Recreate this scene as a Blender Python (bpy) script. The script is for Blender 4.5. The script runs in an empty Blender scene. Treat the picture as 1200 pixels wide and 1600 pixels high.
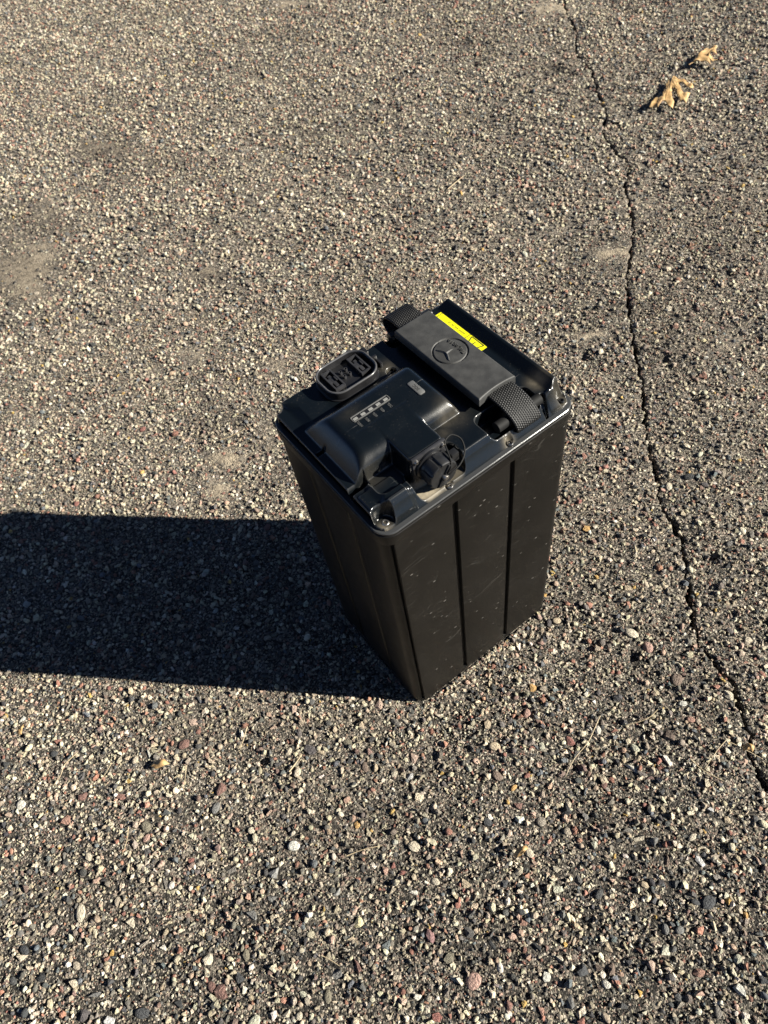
import bpy, bmesh, math, random
import numpy as np
from mathutils import Vector, Matrix

rng = np.random.default_rng(11)
random.seed(5)
SC = bpy.context.scene
COL = SC.collection
RAD = math.radians

# ------------------------------------------------------------------ camera
F_PX, PITCH, ROLL, CAM_H = 1142.0, RAD(55.213), RAD(-11.7767), 0.8
fwd = Vector((0, math.cos(PITCH), -math.sin(PITCH)))
right0 = Vector((1, 0, 0)); up0 = right0.cross(fwd)
cR = right0 * math.cos(ROLL) + up0 * math.sin(ROLL)
cU = up0 * math.cos(ROLL) - right0 * math.sin(ROLL)
cam = bpy.data.cameras.new("camera")
cam_o = bpy.data.objects.new("camera", cam); COL.objects.link(cam_o)
cam.sensor_fit = 'HORIZONTAL'; cam.sensor_width = 36.0
cam.lens = 36.0 * F_PX / 1200.0
cam.clip_start = 0.02; cam.clip_end = 500
M = Matrix((cR, cU, -fwd)).transposed().to_4x4(); M.translation = (0, 0, CAM_H)
cam_o.matrix_world = M
cam.dof.use_dof = True; cam.dof.focus_distance = 0.68; cam.dof.aperture_fstop = 17
SC.camera = cam_o

# ------------------------------------------------------------------ sky, sun, exposure
SUN_EL, SUN_AZ = RAD(29.0), RAD(-16.33)
w = bpy.data.worlds.new("World"); SC.world = w; w.use_nodes = True
nt = w.node_tree; bg = nt.nodes['Background']
sky = nt.nodes.new('ShaderNodeTexSky'); sky.sky_type = 'NISHITA'; sky.sun_disc = False
sky.sun_elevation = SUN_EL; sky.sun_rotation = math.pi / 2 - SUN_AZ
sky.air_density = 0.26; sky.dust_density = 0.05; sky.ozone_density = 1.5
nt.links.new(sky.outputs[0], bg.inputs[0]); bg.inputs[1].default_value = 0.05
sd = Vector((math.cos(SUN_EL) * math.cos(SUN_AZ), math.cos(SUN_EL) * math.sin(SUN_AZ), math.sin(SUN_EL)))
sun = bpy.data.lights.new("sun", 'SUN'); sun.energy = 5.0; sun.angle = RAD(0.5); sun.color = (1.0, 0.95, 0.84)
sun_o = bpy.data.objects.new("sun", sun); COL.objects.link(sun_o)
sun_o.rotation_euler = sd.to_track_quat('Z', 'Y').to_euler(); sun_o.location = (2, -1, 2)
SC.view_settings.view_transform = 'Standard'; SC.view_settings.look = 'None'
SC.view_settings.exposure = 1.6; SC.view_settings.gamma = 1.0
SC.view_settings.use_curve_mapping = False
SC.cycles.max_bounces = 5; SC.cycles.diffuse_bounces = 2; SC.cycles.glossy_bounces = 3; SC.cycles.caustics_reflective = False; SC.cycles.caustics_refractive = False

# ------------------------------------------------------------------ helpers
def px_ground(x, y, z=0.0):
    """where the sight line of a photograph pixel meets the height z"""
    d = fwd + cR * ((x - 600) / F_PX) - cU * ((y - 800) / F_PX)
    t = (z - CAM_H) / d.z
    return Vector((0, 0, CAM_H)) + d * t

def mesh_obj(name, verts, faces, mat=None, parent=None, smooth=False, recalc=True):
    me = bpy.data.meshes.new(name)
    me.from_pydata([tuple(v) for v in verts], [], [tuple(f) for f in faces])
    if recalc:
        bm = bmesh.new(); bm.from_mesh(me); bmesh.ops.recalc_face_normals(bm, faces=bm.faces); bm.to_mesh(me); bm.free()
    if mat: me.materials.append(mat)
    if smooth:
        me.polygons.foreach_set('use_smooth', [True] * len(me.polygons))
    o = bpy.data.objects.new(name, me); COL.objects.link(o)
    if parent: o.parent = parent
    return o

def bm_obj(name, bm, mat=None, parent=None, smooth=False, angle=None):
    bmesh.ops.recalc_face_normals(bm, faces=bm.faces)
    me = bpy.data.meshes.new(name); bm.to_mesh(me); bm.free()
    if mat: me.materials.append(mat)
    if smooth or angle:
        me.polygons.foreach_set('use_smooth', [True] * len(me.polygons))
    if angle:
        me.set_sharp_from_angle(angle=RAD(angle))
    o = bpy.data.objects.new(name, me); COL.objects.link(o)
    if parent: o.parent = parent
    return o

def tag(o, label, cat, group=None):
    o['label'] = label; o['category'] = cat
    if group: o['group'] = group
    return o

class Mat:
    def __init__(self, name):
        self.m = bpy.data.materials.new(name); self.m.use_nodes = True
        self.t = self.m.node_tree; self.p = self.t.nodes['Principled BSDF']
    def n(self, typ, **kw):
        nd = self.t.nodes.new(typ)
        for k, v in kw.items():
            if k.startswith('i_'):
                nd.inputs[k[2:].replace('_', ' ')].default_value = v
            else: setattr(nd, k, v)
        return nd
    def l(self, a, b): self.t.links.new(a, b)
    def set(self, **kw):
        for k, v in kw.items():
            self.p.inputs[k.replace('_', ' ')].default_value = v
    def ramp(self, fac, stops, interp='LINEAR'):
        r = self.n('ShaderNodeValToRGB'); r.color_ramp.interpolation = interp
        e = r.color_ramp.elements
        while len(e) < len(stops): e.new(0.5)
        for el, (p, c) in zip(e, stops):
            el.position = p; el.color = (c, c, c, 1) if not hasattr(c, '__len__') else (*c, 1)
        self.l(fac, r.inputs[0]); return r.outputs[0]
    def mixc(self, fac, a, b, typ='MIX'):
        m = self.n('ShaderNodeMix', data_type='RGBA', blend_type=typ)
        for sock, v in ((m.inputs[0], fac), (m.inputs[6], a), (m.inputs[7], b)):
            if hasattr(v, 'is_output'): self.l(v, sock)
            elif hasattr(v, '__len__'): sock.default_value = (*v, 1)
            else: sock.default_value = v
        return m.outputs[2]
    def math(self, op, a, b=0.0):
        m = self.n('ShaderNodeMath', operation=op)
        for i, v in enumerate((a, b)):
            if hasattr(v, 'is_output'): self.l(v, m.inputs[i])
            else: m.inputs[i].default_value = v
        return m.outputs[0]
    def noise(self, vec, scale, detail=3, rough=0.5):
        n = self.n('ShaderNodeTexNoise'); n.inputs['Scale'].default_value = scale
        n.inputs['Detail'].default_value = detail; n.inputs['Roughness'].default_value = rough
        if vec is not None: self.l(vec, n.inputs['Vector'])
        return n.outputs[0]
    def bump(self, h, strength, dist):
        b = self.n('ShaderNodeBump'); b.inputs['Strength'].default_value = strength
        b.inputs['Distance'].default_value = dist
        self.l(h, b.inputs['Height']); self.l(b.outputs[0], self.p.inputs['Normal'])
    def obj(self): return self.n('ShaderNodeTexCoord').outputs['Object']

def simple(name, col, rough=0.5, metal=0.0, spec=0.5, vary=0.0, bump=0.0, bscale=800):
    m = Mat(name); m.set(Base_Color=(*col, 1), Roughness=rough, Metallic=metal)
    m.p.inputs['Specular IOR Level'].default_value = spec
    oc = m.obj()
    if vary:
        f = m.noise(oc, 120, 4)
        c = m.mixc(m.ramp(f, [(.35, 0), (.7, 1)]), tuple(x * (1 - vary) for x in col), tuple(min(1, x * (1 + vary)) for x in col))
        m.l(c, m.p.inputs['Base Color'])
        m.l(m.ramp(m.noise(oc, 60, 3), [(.3, max(.05, rough - .08)), (.75, min(1, rough + .1))]), m.p.inputs['Roughness'])
    if bump: m.bump(m.noise(oc, bscale, 2), bump, 0.0004)
    return m.m

# ------------------------------------------------------------------ materials
def mat_stone(name, instancer):
    m = Mat(name)
    if instancer:
        a = m.n('ShaderNodeAttribute', attribute_type='INSTANCER', attribute_name='col'); c = a.outputs['Color']
    else:
        c = m.n('ShaderNodeObjectInfo').outputs['Color']
    oc = m.obj()
    f = m.noise(oc, 2.2, 5, .65)
    c2 = m.mixc(m.ramp(f, [(.3, 0), (.7, 1)]), (.62, .6, .58), (1.25, 1.24, 1.2))
    m.l(m.mixc(1.0, c, c2, 'MULTIPLY'), m.p.inputs['Base Color'])
    m.set(Roughness=.78); m.p.inputs['Specular IOR Level'].default_value = .3
    b = m.n('ShaderNodeBump'); b.inputs['Strength'].default_value = .55; b.inputs['Distance'].default_value = .25
    m.l(m.noise(oc, 3.2, 4, .6), b.inputs['Height']); m.l(b.outputs[0], m.p.inputs['Normal'])
    return m.m
M_STONE_I = mat_stone('aggregate', True)
M_STONE_O = mat_stone('stone_surface', False)

def mat_asphalt():
    m = Mat('asphalt'); oc = m.obj()
    v = m.n('ShaderNodeTexVoronoi', feature='F1'); v.inputs['Scale'].default_value = 520; m.l(oc, v.inputs['Vector'])
    sep = m.n('ShaderNodeSeparateColor'); m.l(v.outputs['Color'], sep.inputs[0])
    g1 = m.ramp(sep.outputs[0], [(0, (.012, .011, .010)), (.40, (.022, .020, .017)), (.57, (.07, .062, .051)), (.78, (.19, .17, .135)), (.88, (.13, .09, .072)), (1, (.42, .38, .31))])
    g2 = m.ramp(sep.outputs[0], [(0, (.030, .027, .023)), (.38, (.055, .048, .039)), (.55, (.12, .104, .083)), (.76, (.25, .22, .175)), (.88, (.16, .115, .09)), (1, (.44, .40, .33))])
    grain = m.mixc(m.n('ShaderNodeAttribute', attribute_name='matrix_tone').outputs['Fac'], g1, g2)
    v2 = m.n('ShaderNodeTexVoronoi', feature='F1'); v2.inputs['Scale'].default_value = 190; m.l(oc, v2.inputs['Vector'])
    sp2 = m.n('ShaderNodeSeparateColor'); m.l(v2.outputs['Color'], sp2.inputs[0])
    big = m.ramp(sp2.outputs[0], [(0, (.03, .03, .03)), (.3, (.11, .1, .085)), (.6, (.24, .2, .155)), (.8, (.14, .08, .065)), (1, (.38, .35, .28))])
    far = m.n('ShaderNodeAttribute', attribute_name='far').outputs['Fac']
    inside = m.ramp(v2.outputs['Distance'], [(.30, 1), (.55, 0)])
    c = m.mixc(m.math('MULTIPLY', m.math('MULTIPLY', far, inside), 1.0), grain, big)
    dirt = m.n('ShaderNodeAttribute', attribute_name='dirt').outputs['Fac']
    dn = m.ramp(m.noise(oc, 110, 6, .75), [(.32, (.085, .068, .05)), (.66, (.40, .335, .245))])
    c = m.mixc(m.ramp(m.math('ADD', dirt, m.math('MULTIPLY', m.math('SUBTRACT', m.noise(oc, 210, 6, .8), .5), 2.6)), [(.35, 0), (.5, 1)]), c, dn)
    c = m.mixc(m.math('MULTIPLY', m.n('ShaderNodeAttribute', attribute_name='stain').outputs['Fac'], .8), c, (.05, .042, .034))
    m.l(c, m.p.inputs['Base Color']); m.set(Roughness=.9); m.p.inputs['Specular IOR Level'].default_value = .25
    h = m.math('ADD', m.math('MULTIPLY', m.ramp(v.outputs['Distance'], [(0, 1), (.7, 0)]), .5), m.math('MULTIPLY', m.math('MULTIPLY', far, m.ramp(v2.outputs['Distance'], [(0, 1), (.6, 0)])), 1.5))
    h = m.math('ADD', h, m.math('MULTIPLY', m.noise(oc, 300, 4, .7), 1.2))
    m.bump(h, .9, .0022)
    return m.m
M_ASPH = mat_asphalt()

def mat_case():
    m = Mat('black_case'); oc = m.obj(); m.p.inputs['Specular IOR Level'].default_value = .24
    s = m.n('ShaderNodeSeparateXYZ'); m.l(oc, s.inputs[0])
    u = m.math('ADD', s.outputs[0], m.math('MULTIPLY', s.outputs[1], 1.37))
    cb = m.n('ShaderNodeCombineXYZ'); m.l(u, cb.inputs[0]); m.l(s.outputs[2], cb.inputs[1])
    masks = []
    for ang, sx, sy, lo, hi, sc in ((.9, 1, 22, .675, .70, 22), (.55, 1, 26, .69, .715, 26), (1.25, 1, 20, .69, .715, 20), (-.5, 1, 18, .69, .715, 24)):
        mp = m.n('ShaderNodeMapping'); mp.inputs['Rotation'].default_value = (0, 0, -ang); mp.inputs['Scale'].default_value = (sx, sy, 1)
        wob = m.n('ShaderNodeVectorMath', operation='ADD')
        nz = m.n('ShaderNodeTexNoise'); nz.inputs['Scale'].default_value = 26; m.l(cb.outputs[0], nz.inputs['Vector'])
        sc2 = m.n('ShaderNodeVectorMath', operation='SCALE'); sc2.inputs['Scale'].default_value = .034; m.l(nz.outputs['Color'], sc2.inputs[0])
        m.l(cb.outputs[0], wob.inputs[0]); m.l(sc2.outputs[0], wob.inputs[1])
        m.l(wob.outputs[0], mp.inputs['Vector'])
        masks.append(m.ramp(m.noise(mp.outputs[0], sc, 2, .5), [(lo, 0), (hi, 1)]))
    a = m.math('MAXIMUM', m.math('MAXIMUM', masks[0], masks[1]), m.math('MAXIMUM', masks[2], masks[3]))
    where = m.ramp(m.noise(cb.outputs[0], 28, 3, .6), [(.47, 0), (.64, 1)])
    a = m.math('MULTIPLY', a, where)
    v = m.n('ShaderNodeTexVoronoi'); v.inputs['Scale'].default_value = 190; v.inputs['Randomness'].default_value = 1
    mp = m.n('ShaderNodeMapping'); mp.inputs['Rotation'].default_value = (0, 0, -.7); mp.inputs['Scale'].default_value = (.55, 1.5, 1); m.l(cb.outputs[0], mp.inputs['Vector']); m.l(mp.outputs[0], v.inputs['Vector'])
    sp = m.n('ShaderNodeSeparateColor'); m.l(v.outputs['Color'], sp.inputs[0])
    fleck = m.math('MULTIPLY', m.ramp(v.outputs['Distance'], [(.10, 1), (.2, 0)]), m.ramp(sp.outputs[0], [(.88, 0), (.93, 1)]))
    film = m.ramp(m.noise(cb.outputs[0], 14, 6, .68), [(.4, 0), (.8, 1)])
    c = m.mixc(m.math('MULTIPLY', film, .55), (.0038, .0034, .0029), (.011, .0095, .0075))
    c = m.mixc(m.math('MULTIPLY', a, .24), c, (.10, .095, .085))
    c = m.mixc(m.math('MULTIPLY', fleck, .6), c, (.2, .19, .17))
    m.l(c, m.p.inputs['Base Color'])
    m.l(m.ramp(film, [(0, .40), (1, .58)]), m.p.inputs['Roughness'])
    m.bump(m.math('ADD', m.noise(oc, 900, 2), m.math('MULTIPLY', a, -1.0)), .12, .0004)
    return m.m
M_CASE = mat_case()

def mat_lid():
    m = Mat('black_lid'); oc = m.obj(); m.p.inputs['Specular IOR Level'].default_value = .42
    dust = m.n('ShaderNodeAttribute', attribute_name='dust').outputs['Fac']
    pat = m.ramp(m.noise(oc, 55, 6, .7), [(.48, 0), (.8, 1)])
    spk = m.ramp(m.noise(oc, 700, 2, .6), [(.62, 0), (.74, 1)])
    base = m.mixc(m.math('MULTIPLY', pat, .12), (.0026, .0040, .0054), (.020, .021, .021))
    base = m.mixc(m.math('MULTIPLY', spk, m.math('MULTIPLY', pat, .3)), base, (.2, .18, .15))
    dm = m.math('MULTIPLY', dust, m.ramp(m.noise(oc, 160, 4, .7), [(.3, .55), (.6, 1)]))
    base = m.mixc(dm, base, (.33, .28, .2))
    mp = m.n('ShaderNodeMapping'); mp.inputs['Rotation'].default_value = (0, 0, .6); mp.inputs['Scale'].default_value = (1, 18, 1); m.l(oc, mp.inputs['Vector'])
    scr = m.ramp(m.noise(mp.outputs[0], 30, 2), [(.735, 0), (.76, 1)])
    base = m.mixc(m.math('MULTIPLY', scr, .35), base, (.14, .14, .14))
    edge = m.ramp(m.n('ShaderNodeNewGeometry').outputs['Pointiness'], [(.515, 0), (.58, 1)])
    base = m.mixc(m.math('MULTIPLY', edge, .6), base, (.07, .071, .072))  # bevel highlights painted into the base colour along convex edges
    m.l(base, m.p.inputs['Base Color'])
    r = m.ramp(m.noise(oc, 40, 4, .6), [(.3, .17), (.75, .28)])
    m.l(m.mixc(dust, r, (.9, .9, .9)), m.p.inputs['Roughness'])
    m.bump(m.noise(oc, 1500, 2), .16, .0003)
    return m.m
M_LID = mat_lid()
M_RUB = simple('grey_rubber', (.028, .028, .027), .62, vary=.25, bump=.25, bscale=1800)
M_BLK = simple('black_plastic', (.010, .010, .011), .32, vary=.2, bump=.1)
M_SOCK = simple('socket_plastic', (.022, .022, .024), .35, vary=.2, bump=.1)
M_RIM = simple('connector_rim', (.05, .05, .052), .25, vary=.2)  # paler than the shell: the edge highlight is put into the colour
M_BLKSAT = simple('cap_plastic', (.009, .009, .0095), .45, vary=.25, bump=.12)
M_WEB = simple('nylon_webbing', (.004, .004, .004), .5, spec=.35, vary=.3)
M_STEEL = simple('screw_steel', (.38, .36, .33), .35, metal=1.0, vary=.3)
M_DKSTEEL = simple('black_screw', (.05, .05, .05), .3, metal=.8, vary=.2)
M_YEL = simple('yellow_label', (.62, .60, .004), .45, vary=.03)
M_INK = simple('black_ink', (.012, .011, .008), .5)
M_FAINT = simple('faded_ink', (.09, .08, .01), .5)
M_LED = simple('led_lens', (.19, .19, .18), .35, vary=.1)
M_WHT = simple('pale_print', (.07, .07, .068), .6, vary=.2)
M_BTN = simple('button_grey', (.085, .085, .083), .5, vary=.2)
M_CORD = simple('black_cord', (.006, .006, .006), .7, spec=.2)
def mat_leaf():
    m = Mat('dry_leaf'); oc = m.obj()
    c = m.ramp(m.noise(oc, 70, 4, .6), [(.25, (.20, .105, .04)), (.5, (.38, .24, .10)), (.8, (.50, .36, .18))])
    m.l(c, m.p.inputs['Base Color']); m.set(Roughness=.65)
    m.bump(m.noise(oc, 260, 3), .4, .001); return m.m
M_LEAF = mat_leaf()
M_STRAW = simple('dry_straw', (.36, .285, .175), .65, vary=.25)

# ------------------------------------------------------------------ ground
CRACK = np.array([(0.86,3.2),(0.78,2.5),(0.7167,2.1245),(0.6567,1.8453),(0.6471,1.745),(0.6145,1.6401),(0.6211,1.5582),(0.604,1.4718),(0.596,1.3951),(0.564,1.3252),(0.5662,1.2465),(0.5735,1.2032),(0.5434,1.1501),(0.5316,1.0891),(0.5115,1.0195),(0.4831,0.9573),(0.458,0.9062),(0.4382,0.8407),(0.4205,0.7789),(0.4087,0.7262),(0.4006,0.6819),(0.3816,0.6244),(0.3653,0.57),(0.3604,0.5214),(0.3474,0.4818),(0.3507,0.4567),(0.3536,0.4296),(0.345,0.3988),(0.3338,0.3584),(0.3248,0.3314),(0.3173,0.2938),(0.3227,0.2737),(0.3332,0.2373),(0.3284,0.2158),(0.3271,0.1873),(0.3168,0.1593),(0.3214,0.1339),(0.3275,0.0935),(.34,0.0),(.33,-.3),(.36,-.6)])[::-1]
def crack_x(y):
    y = np.asarray(y, float)
    x = np.interp(y, CRACK[:, 1], CRACK[:, 0])
    return x + .0016 * np.sin(y * 210 + 1) + .0012 * np.sin(y * 517) + .001 * np.sin(y * 903 + 2)
def crack_hw(y):
    y = np.asarray(y, float)
    return np.clip(.0023 + .0011 * np.sin(y * 61) + .0009 * np.sin(y * 143 + 1) + .0006 * np.sin(y * 390), .0012, .006)
def und(x, y):
    return (.0011 * np.sin(x * 31 + 1.3 * np.sin(y * 17)) + .0011 * np.sin(y * 37 + 1.1 * np.sin(x * 23 + 2)) + .0006 * np.sin(x * 83 + y * 61) + .0005 * np.sin(y * 97 - x * 71)) - .0022
# (photo x, photo y, half-width px, half-height px, strength) of patches of dry dirt, and of small hollows
DIRT = [(30,425,46,46,1.0),(75,330,26,18,.7),(62,392,38,22,.75),(165,232,42,14,.7),(352,715,30,14,.85),(345,765,20,22,.8),(305,552,24,14,.6),(955,396,34,18,.75),(918,523,26,14,.7),(1135,530,26,26,.45),(860,12,50,9,.9),(455,5,30,7,.7),(640,575,1,1,0),(425,335,18,8,.6),(685,283,16,8,.5),(320,425,26,12,.6),(420,690,20,22,.45),(1000,315,36,16,.5),(430,570,24,14,.5)]
STAIN = [(160,235,52,16,.75),(245,250,36,10,.55),(60,345,60,30,.55),(30,430,70,60,.5),(440,52,60,12,.35),(330,432,34,14,.55),(868,106,32,12,.7),(620,238,30,9,.4),(760,178,26,14,.35),(1060,545,60,40,.4),(300,1140,90,40,.3),(560,1300,140,60,.25),(980,1330,110,60,.25),(330,660,80,30,.2),(500,200,90,20,.3),(1120,300,80,30,.25),(700,60,90,16,.25),(120,1400,90,50,.25),(780,1500,120,50,.25),(1010,480,60,14,.4)]
PIT = [(868,108,13,6),(768,182,11,7),(743,98,7,5),(549,1126,13,7),(545,1240,8,8),(1040,560,10,7),(1138,430,10,6),(885,410,9,6),(912,555,9,7),(1085,620,9,6),(1115,870,12,8),(757,1352,9,9),(530,1490,9,16),(990,1026,10,12),(410,1190,9,8),(535,305,8,5)]
def blob_field(lst, x, y, power=2.0):
    out = np.zeros_like(x)
    for b in lst:
        k_ = .78 if len(b) == 4 else 1.0
        b = (b[0], b[1], b[2] * k_, b[3] * k_) + tuple(b[4:])
        c = px_ground(b[0], b[1]); ex = px_ground(b[0] + b[2], b[1]); ey = px_ground(b[0], b[1] + b[3])
        a = np.array([ex.x - c.x, ex.y - c.y]); d = np.array([ey.x - c.x, ey.y - c.y])
        det = a[0] * d[1] - a[1] * d[0]
        dx, dy = x - c.x, y - c.y
        u = (dx * d[1] - dy * d[0]) / det; v = (a[0] * dy - a[1] * dx) / det
        r2 = u * u + v * v
        wob = 1 + .35 * np.sin(7 * np.arctan2(v, u) + b[0]) * .6 + .25 * np.sin(dx * 190 + dy * 130 + b[1])
        s = b[4] if len(b) > 4 else 1.0
        out = np.maximum(out, s * np.exp(-(r2 * wob) ** (power / 2)))
    return out

def patch_noise(x, y, f, seed):
    r_ = np.random.default_rng(seed); o = np.zeros_like(x)
    for k in range(7):
        a = r_.uniform(0, 6.28); ff = f * r_.uniform(.6, 1.8); o = o + np.sin((x * math.cos(a) + y * math.sin(a)) * ff + r_.uniform(0, 6.28) + 1.5 * np.sin((y * math.cos(a) - x * math.sin(a)) * ff * .7 + k))
    return np.clip(.5 + o / 7.0, 0, 1)
def tone_field(x, y):
    return np.clip(np.clip((y - .08) / .5, .0, 1) * .72 + (patch_noise(x, y, 9, 3) - .5) * .7 + (patch_noise(x, y, 30, 4) - .5) * .35, 0, 1)  # value rises away from the camera, broken up by patch noise
rows = np.concatenate([-np.geomspace(45, .62, 16), np.arange(-.6, 1.2, .0052), np.arange(1.2, 3.2, .010), 3.2 + np.geomspace(.04, 55, 22)])
side = [0.0075, .011, .015, .02]
while side[-1] < 1.75: side.append(side[-1] + min(.0115, .005 + side[-1] * .02))
side += list(1.8 + np.geomspace(.05, 48, 18))
side = np.array(side)
core_k = np.array([-1.7, -1.0, -.5, 0, .5, 1.0, 1.7]); core_z = np.array([-.0004, -.0012, -.013, -.02, -.013, -.0012, -.0004])
hw = crack_hw(rows); cx = crack_x(np.clip(rows, -.6, 3.2))
ncol = 2 * len(side) + 7
U = np.zeros((len(rows), ncol)); Zc = np.zeros_like(U)
U[:, :len(side)] = -side[::-1][None, :]; U[:, -len(side):] = side[None, :]
U[:, len(side):len(side) + 7] = core_k[None, :] * hw[:, None]
fade = np.clip((4 - np.abs(rows)) / 1.0, 0, 1)
Zc[:, len(side):len(side) + 7] = core_z[None, :] * fade[:, None]
G = np.exp(-(U / .95) ** 2)
X = U + cx[:, None] * G; Y = np.repeat(rows[:, None], ncol, 1)
near = (np.abs(X) < 2.2) & (np.abs(Y) < 4)
Z = und(X, Y) + Zc
dirt = blob_field(DIRT, X, Y) * 1.0 * np.clip(.8 + .5 * np.sin(X * 95 + 2 * np.sin(Y * 71)) * np.sin(Y * 88 + 2 * np.sin(X * 63)), 0, 1.2); pit = blob_field([p for p in PIT], X, Y)
Z += dirt * .0036 * (1 + .6 * (patch_noise(X, Y, 160, 21) - .5) + .5 * (patch_noise(X, Y, 330, 22) - .5)) - pit * .008
Z = np.where(near, Z + rng.normal(0, .00035, Z.shape), Z)
far = np.clip(np.maximum.reduce([(np.abs(X) - 1.3) / .6, (Y - 2.4) / .8, (-.25 - Y) / .3]), 0, 1)
nv = len(rows) * ncol
idx = np.arange(nv).reshape(len(rows), ncol)
quads = np.stack([idx[:-1, :-1], idx[:-1, 1:], idx[1:, 1:], idx[1:, :-1]], -1).reshape(-1, 4)
me = bpy.data.meshes.new('asphalt_ground')
me.vertices.add(nv); me.vertices.foreach_set('co', np.stack([X, Y, Z], -1).ravel())
me.loops.add(quads.size); me.loops.foreach_set('vertex_index', quads.ravel().astype(np.int32))
me.polygons.add(len(quads)); me.polygons.foreach_set('loop_start', np.arange(0, quads.size, 4, dtype=np.int32))
me.update(calc_edges=True)
me.polygons.foreach_set('use_smooth', np.ones(len(quads), bool))
stain = blob_field(STAIN, X, Y)
matrix_tone = tone_field(X, Y)
for nm, arr in (('dirt', dirt), ('far', far), ('stain', stain), ('matrix_tone', matrix_tone)):
    at = me.attributes.new(nm, 'FLOAT', 'POINT'); at.data.foreach_set('value', arr.ravel().astype(np.float32))
me.materials.append(M_ASPH)
ground = bpy.data.objects.new('asphalt_ground', me); COL.objects.link(ground)
ground['kind'] = 'structure'; ground['label'] = 'weathered asphalt with exposed multicoloured aggregate and one long crack'

# battery frame (needed to keep stones out from under it)
BO = Vector((-0.0046165, 0.28606511, 0.0)); BYAW = RAD(27.35392); BW, BD = 194.0, 157.0
def to_batt(x, y):
    dx, dy = x - BO.x, y - BO.y
    return (dx * math.cos(BYAW) + dy * math.sin(BYAW)) * 1000, (-dx * math.sin(BYAW) + dy * math.cos(BYAW)) * 1000

# ---- pebble shapes
def pebble(seed, kind):
    r = random.Random(seed); bm = bmesh.new()
    if kind == 'angular':
        for _ in range(r.choice([9, 10, 11, 13])):
            v = Vector((r.gauss(0, 1), r.gauss(0, 1), r.gauss(0, 1))).normalized() * r.uniform(.75, 1.1)
            bm.verts.new(v)
        h = bmesh.ops.convex_hull(bm, input=bm.verts[:])
        loose = [v for v in bm.verts if not v.link_faces]
        bmesh.ops.delete(bm, geom=loose, context='VERTS')
    else:
        bmesh.ops.create_icosphere(bm, subdivisions=2 if kind == 'round' else 1, radius=1)
        ds = [Vector((r.gauss(0, 1), r.gauss(0, 1), r.gauss(0, 1))).normalized() for _ in range(7)]
        amp = [r.uniform(.1, .3) for _ in ds]
        for v in bm.verts:
            n = v.co.normalized(); k = 1.0
            for d, a in zip(ds, amp):
                q = n.dot(d)
                if q > .45: k -= a * (q - .45)
            v.co = n * k * (1 + (r.uniform(-.12, .12) if kind == 'chunky' else r.uniform(-.02, .02)))
    bmesh.ops.recalc_face_normals(bm, faces=bm.faces)
    me = bpy.data.meshes.new('pebble_shape'); bm.to_mesh(me); bm.free()
    me.polygons.foreach_set('use_smooth', [kind == 'round'] * len(me.polygons))
    return me
KINDS = ['angular'] * 6 + ['chunky'] * 3 + ['round'] * 5
PEB_I = [pebble(100 + i, k) for i, k in enumerate(KINDS)]
for m_ in PEB_I: m_.materials.append(M_STONE_I)
PEB_O = [m_.copy() for m_ in PEB_I]
for m_ in PEB_O: m_.materials.clear(); m_.materials.append(M_STONE_O)

PAL = np.array([(.56,.51,.40),(.62,.575,.47),(.48,.42,.325),(.38,.325,.255),(.28,.25,.21),(.20,.185,.17),(.135,.132,.13),(.085,.088,.092),(.052,.055,.06),(.145,.165,.185),(.38,.205,.155),(.27,.135,.11),(.48,.345,.28),(.22,.155,.135),(.68,.65,.585),(.50,.34,.12)])
PW = np.array([.16,.11,.12,.085,.085,.085,.085,.075,.055,.05,.04,.03,.05,.04,.04,.006]); PW = PW / PW.sum(); PAL = PAL * np.array([1.0, .985, .945])

# ---- scatter
def proj_px(x, y):
    d = np.stack([x, y, np.full_like(x, -CAM_H)], -1)
    z = d @ np.array(fwd)
    return 600 + F_PX * (d @ np.array(cR)) / np.maximum(z, .05), 800 - F_PX * (d @ np.array(cU)) / np.maximum(z, .05), z
def scatter(n_per_m2, dmin, dmax, x0, x1, y0, y1):
    n = int(n_per_m2 * (x1 - x0) * (y1 - y0))
    x = rng.uniform(x0, x1, n); y = rng.uniform(y0, y1, n)
    px, py, z = proj_px(x, y)
    k = (z > .1) & (px > -480) & (px < 1680) & (py > -220) & (py < 1950)
    x, y = x[k], y[k]
    d = dmin + (dmax - dmin) * rng.beta(1.2, 2.4, len(x))
    return x, y, d * .001
parts = [scatter(86000, 1.7, 4.0, -1.2, 1.2, -.4, 1.05), scatter(26000, 4.0, 8.4, -1.2, 1.2, -.4, 1.05), scatter(3400, 7.5, 11.5, -1.2, 1.2, -.4, 1.05),
         scatter(22000, 3.0, 5.2, -1.9, 2.0, 1.05, 3.3), scatter(19000, 5.2, 10.0, -1.9, 2.0, 1.05, 3.3), scatter(2600, 8.5, 12.5, -1.9, 2.0, 1.05, 3.3)]
px_ = np.concatenate([p[0] for p in parts]); py_ = np.concatenate([p[1] for p in parts]); dd = np.concatenate([p[2] for p in parts])
def keep(x, y, r):
    s, t = to_batt(x, y); rm = r * 1000
    inside = (s > -rm - .5) & (s < BW + rm + .5) & (t > -rm - .5) & (t < BD + rm + .5)
    tiny = inside & (rm < 2.2) & ((s < -.3 * rm) | (t < -.3 * rm) | (s > BW + .3 * rm) | (t > BD + .3 * rm))
    cd = np.abs(x - crack_x(y))
    ok = (~inside | tiny) & (cd > crack_hw(y) * .9 + r * .35)
    dv = blob_field(DIRT, x, y); pv = blob_field(PIT, x, y)
    u = rng.random(len(x))
    return ok & (u > dv * .6) & (u > pv * 1.6)
kk = keep(px_, py_, dd / 2)
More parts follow.
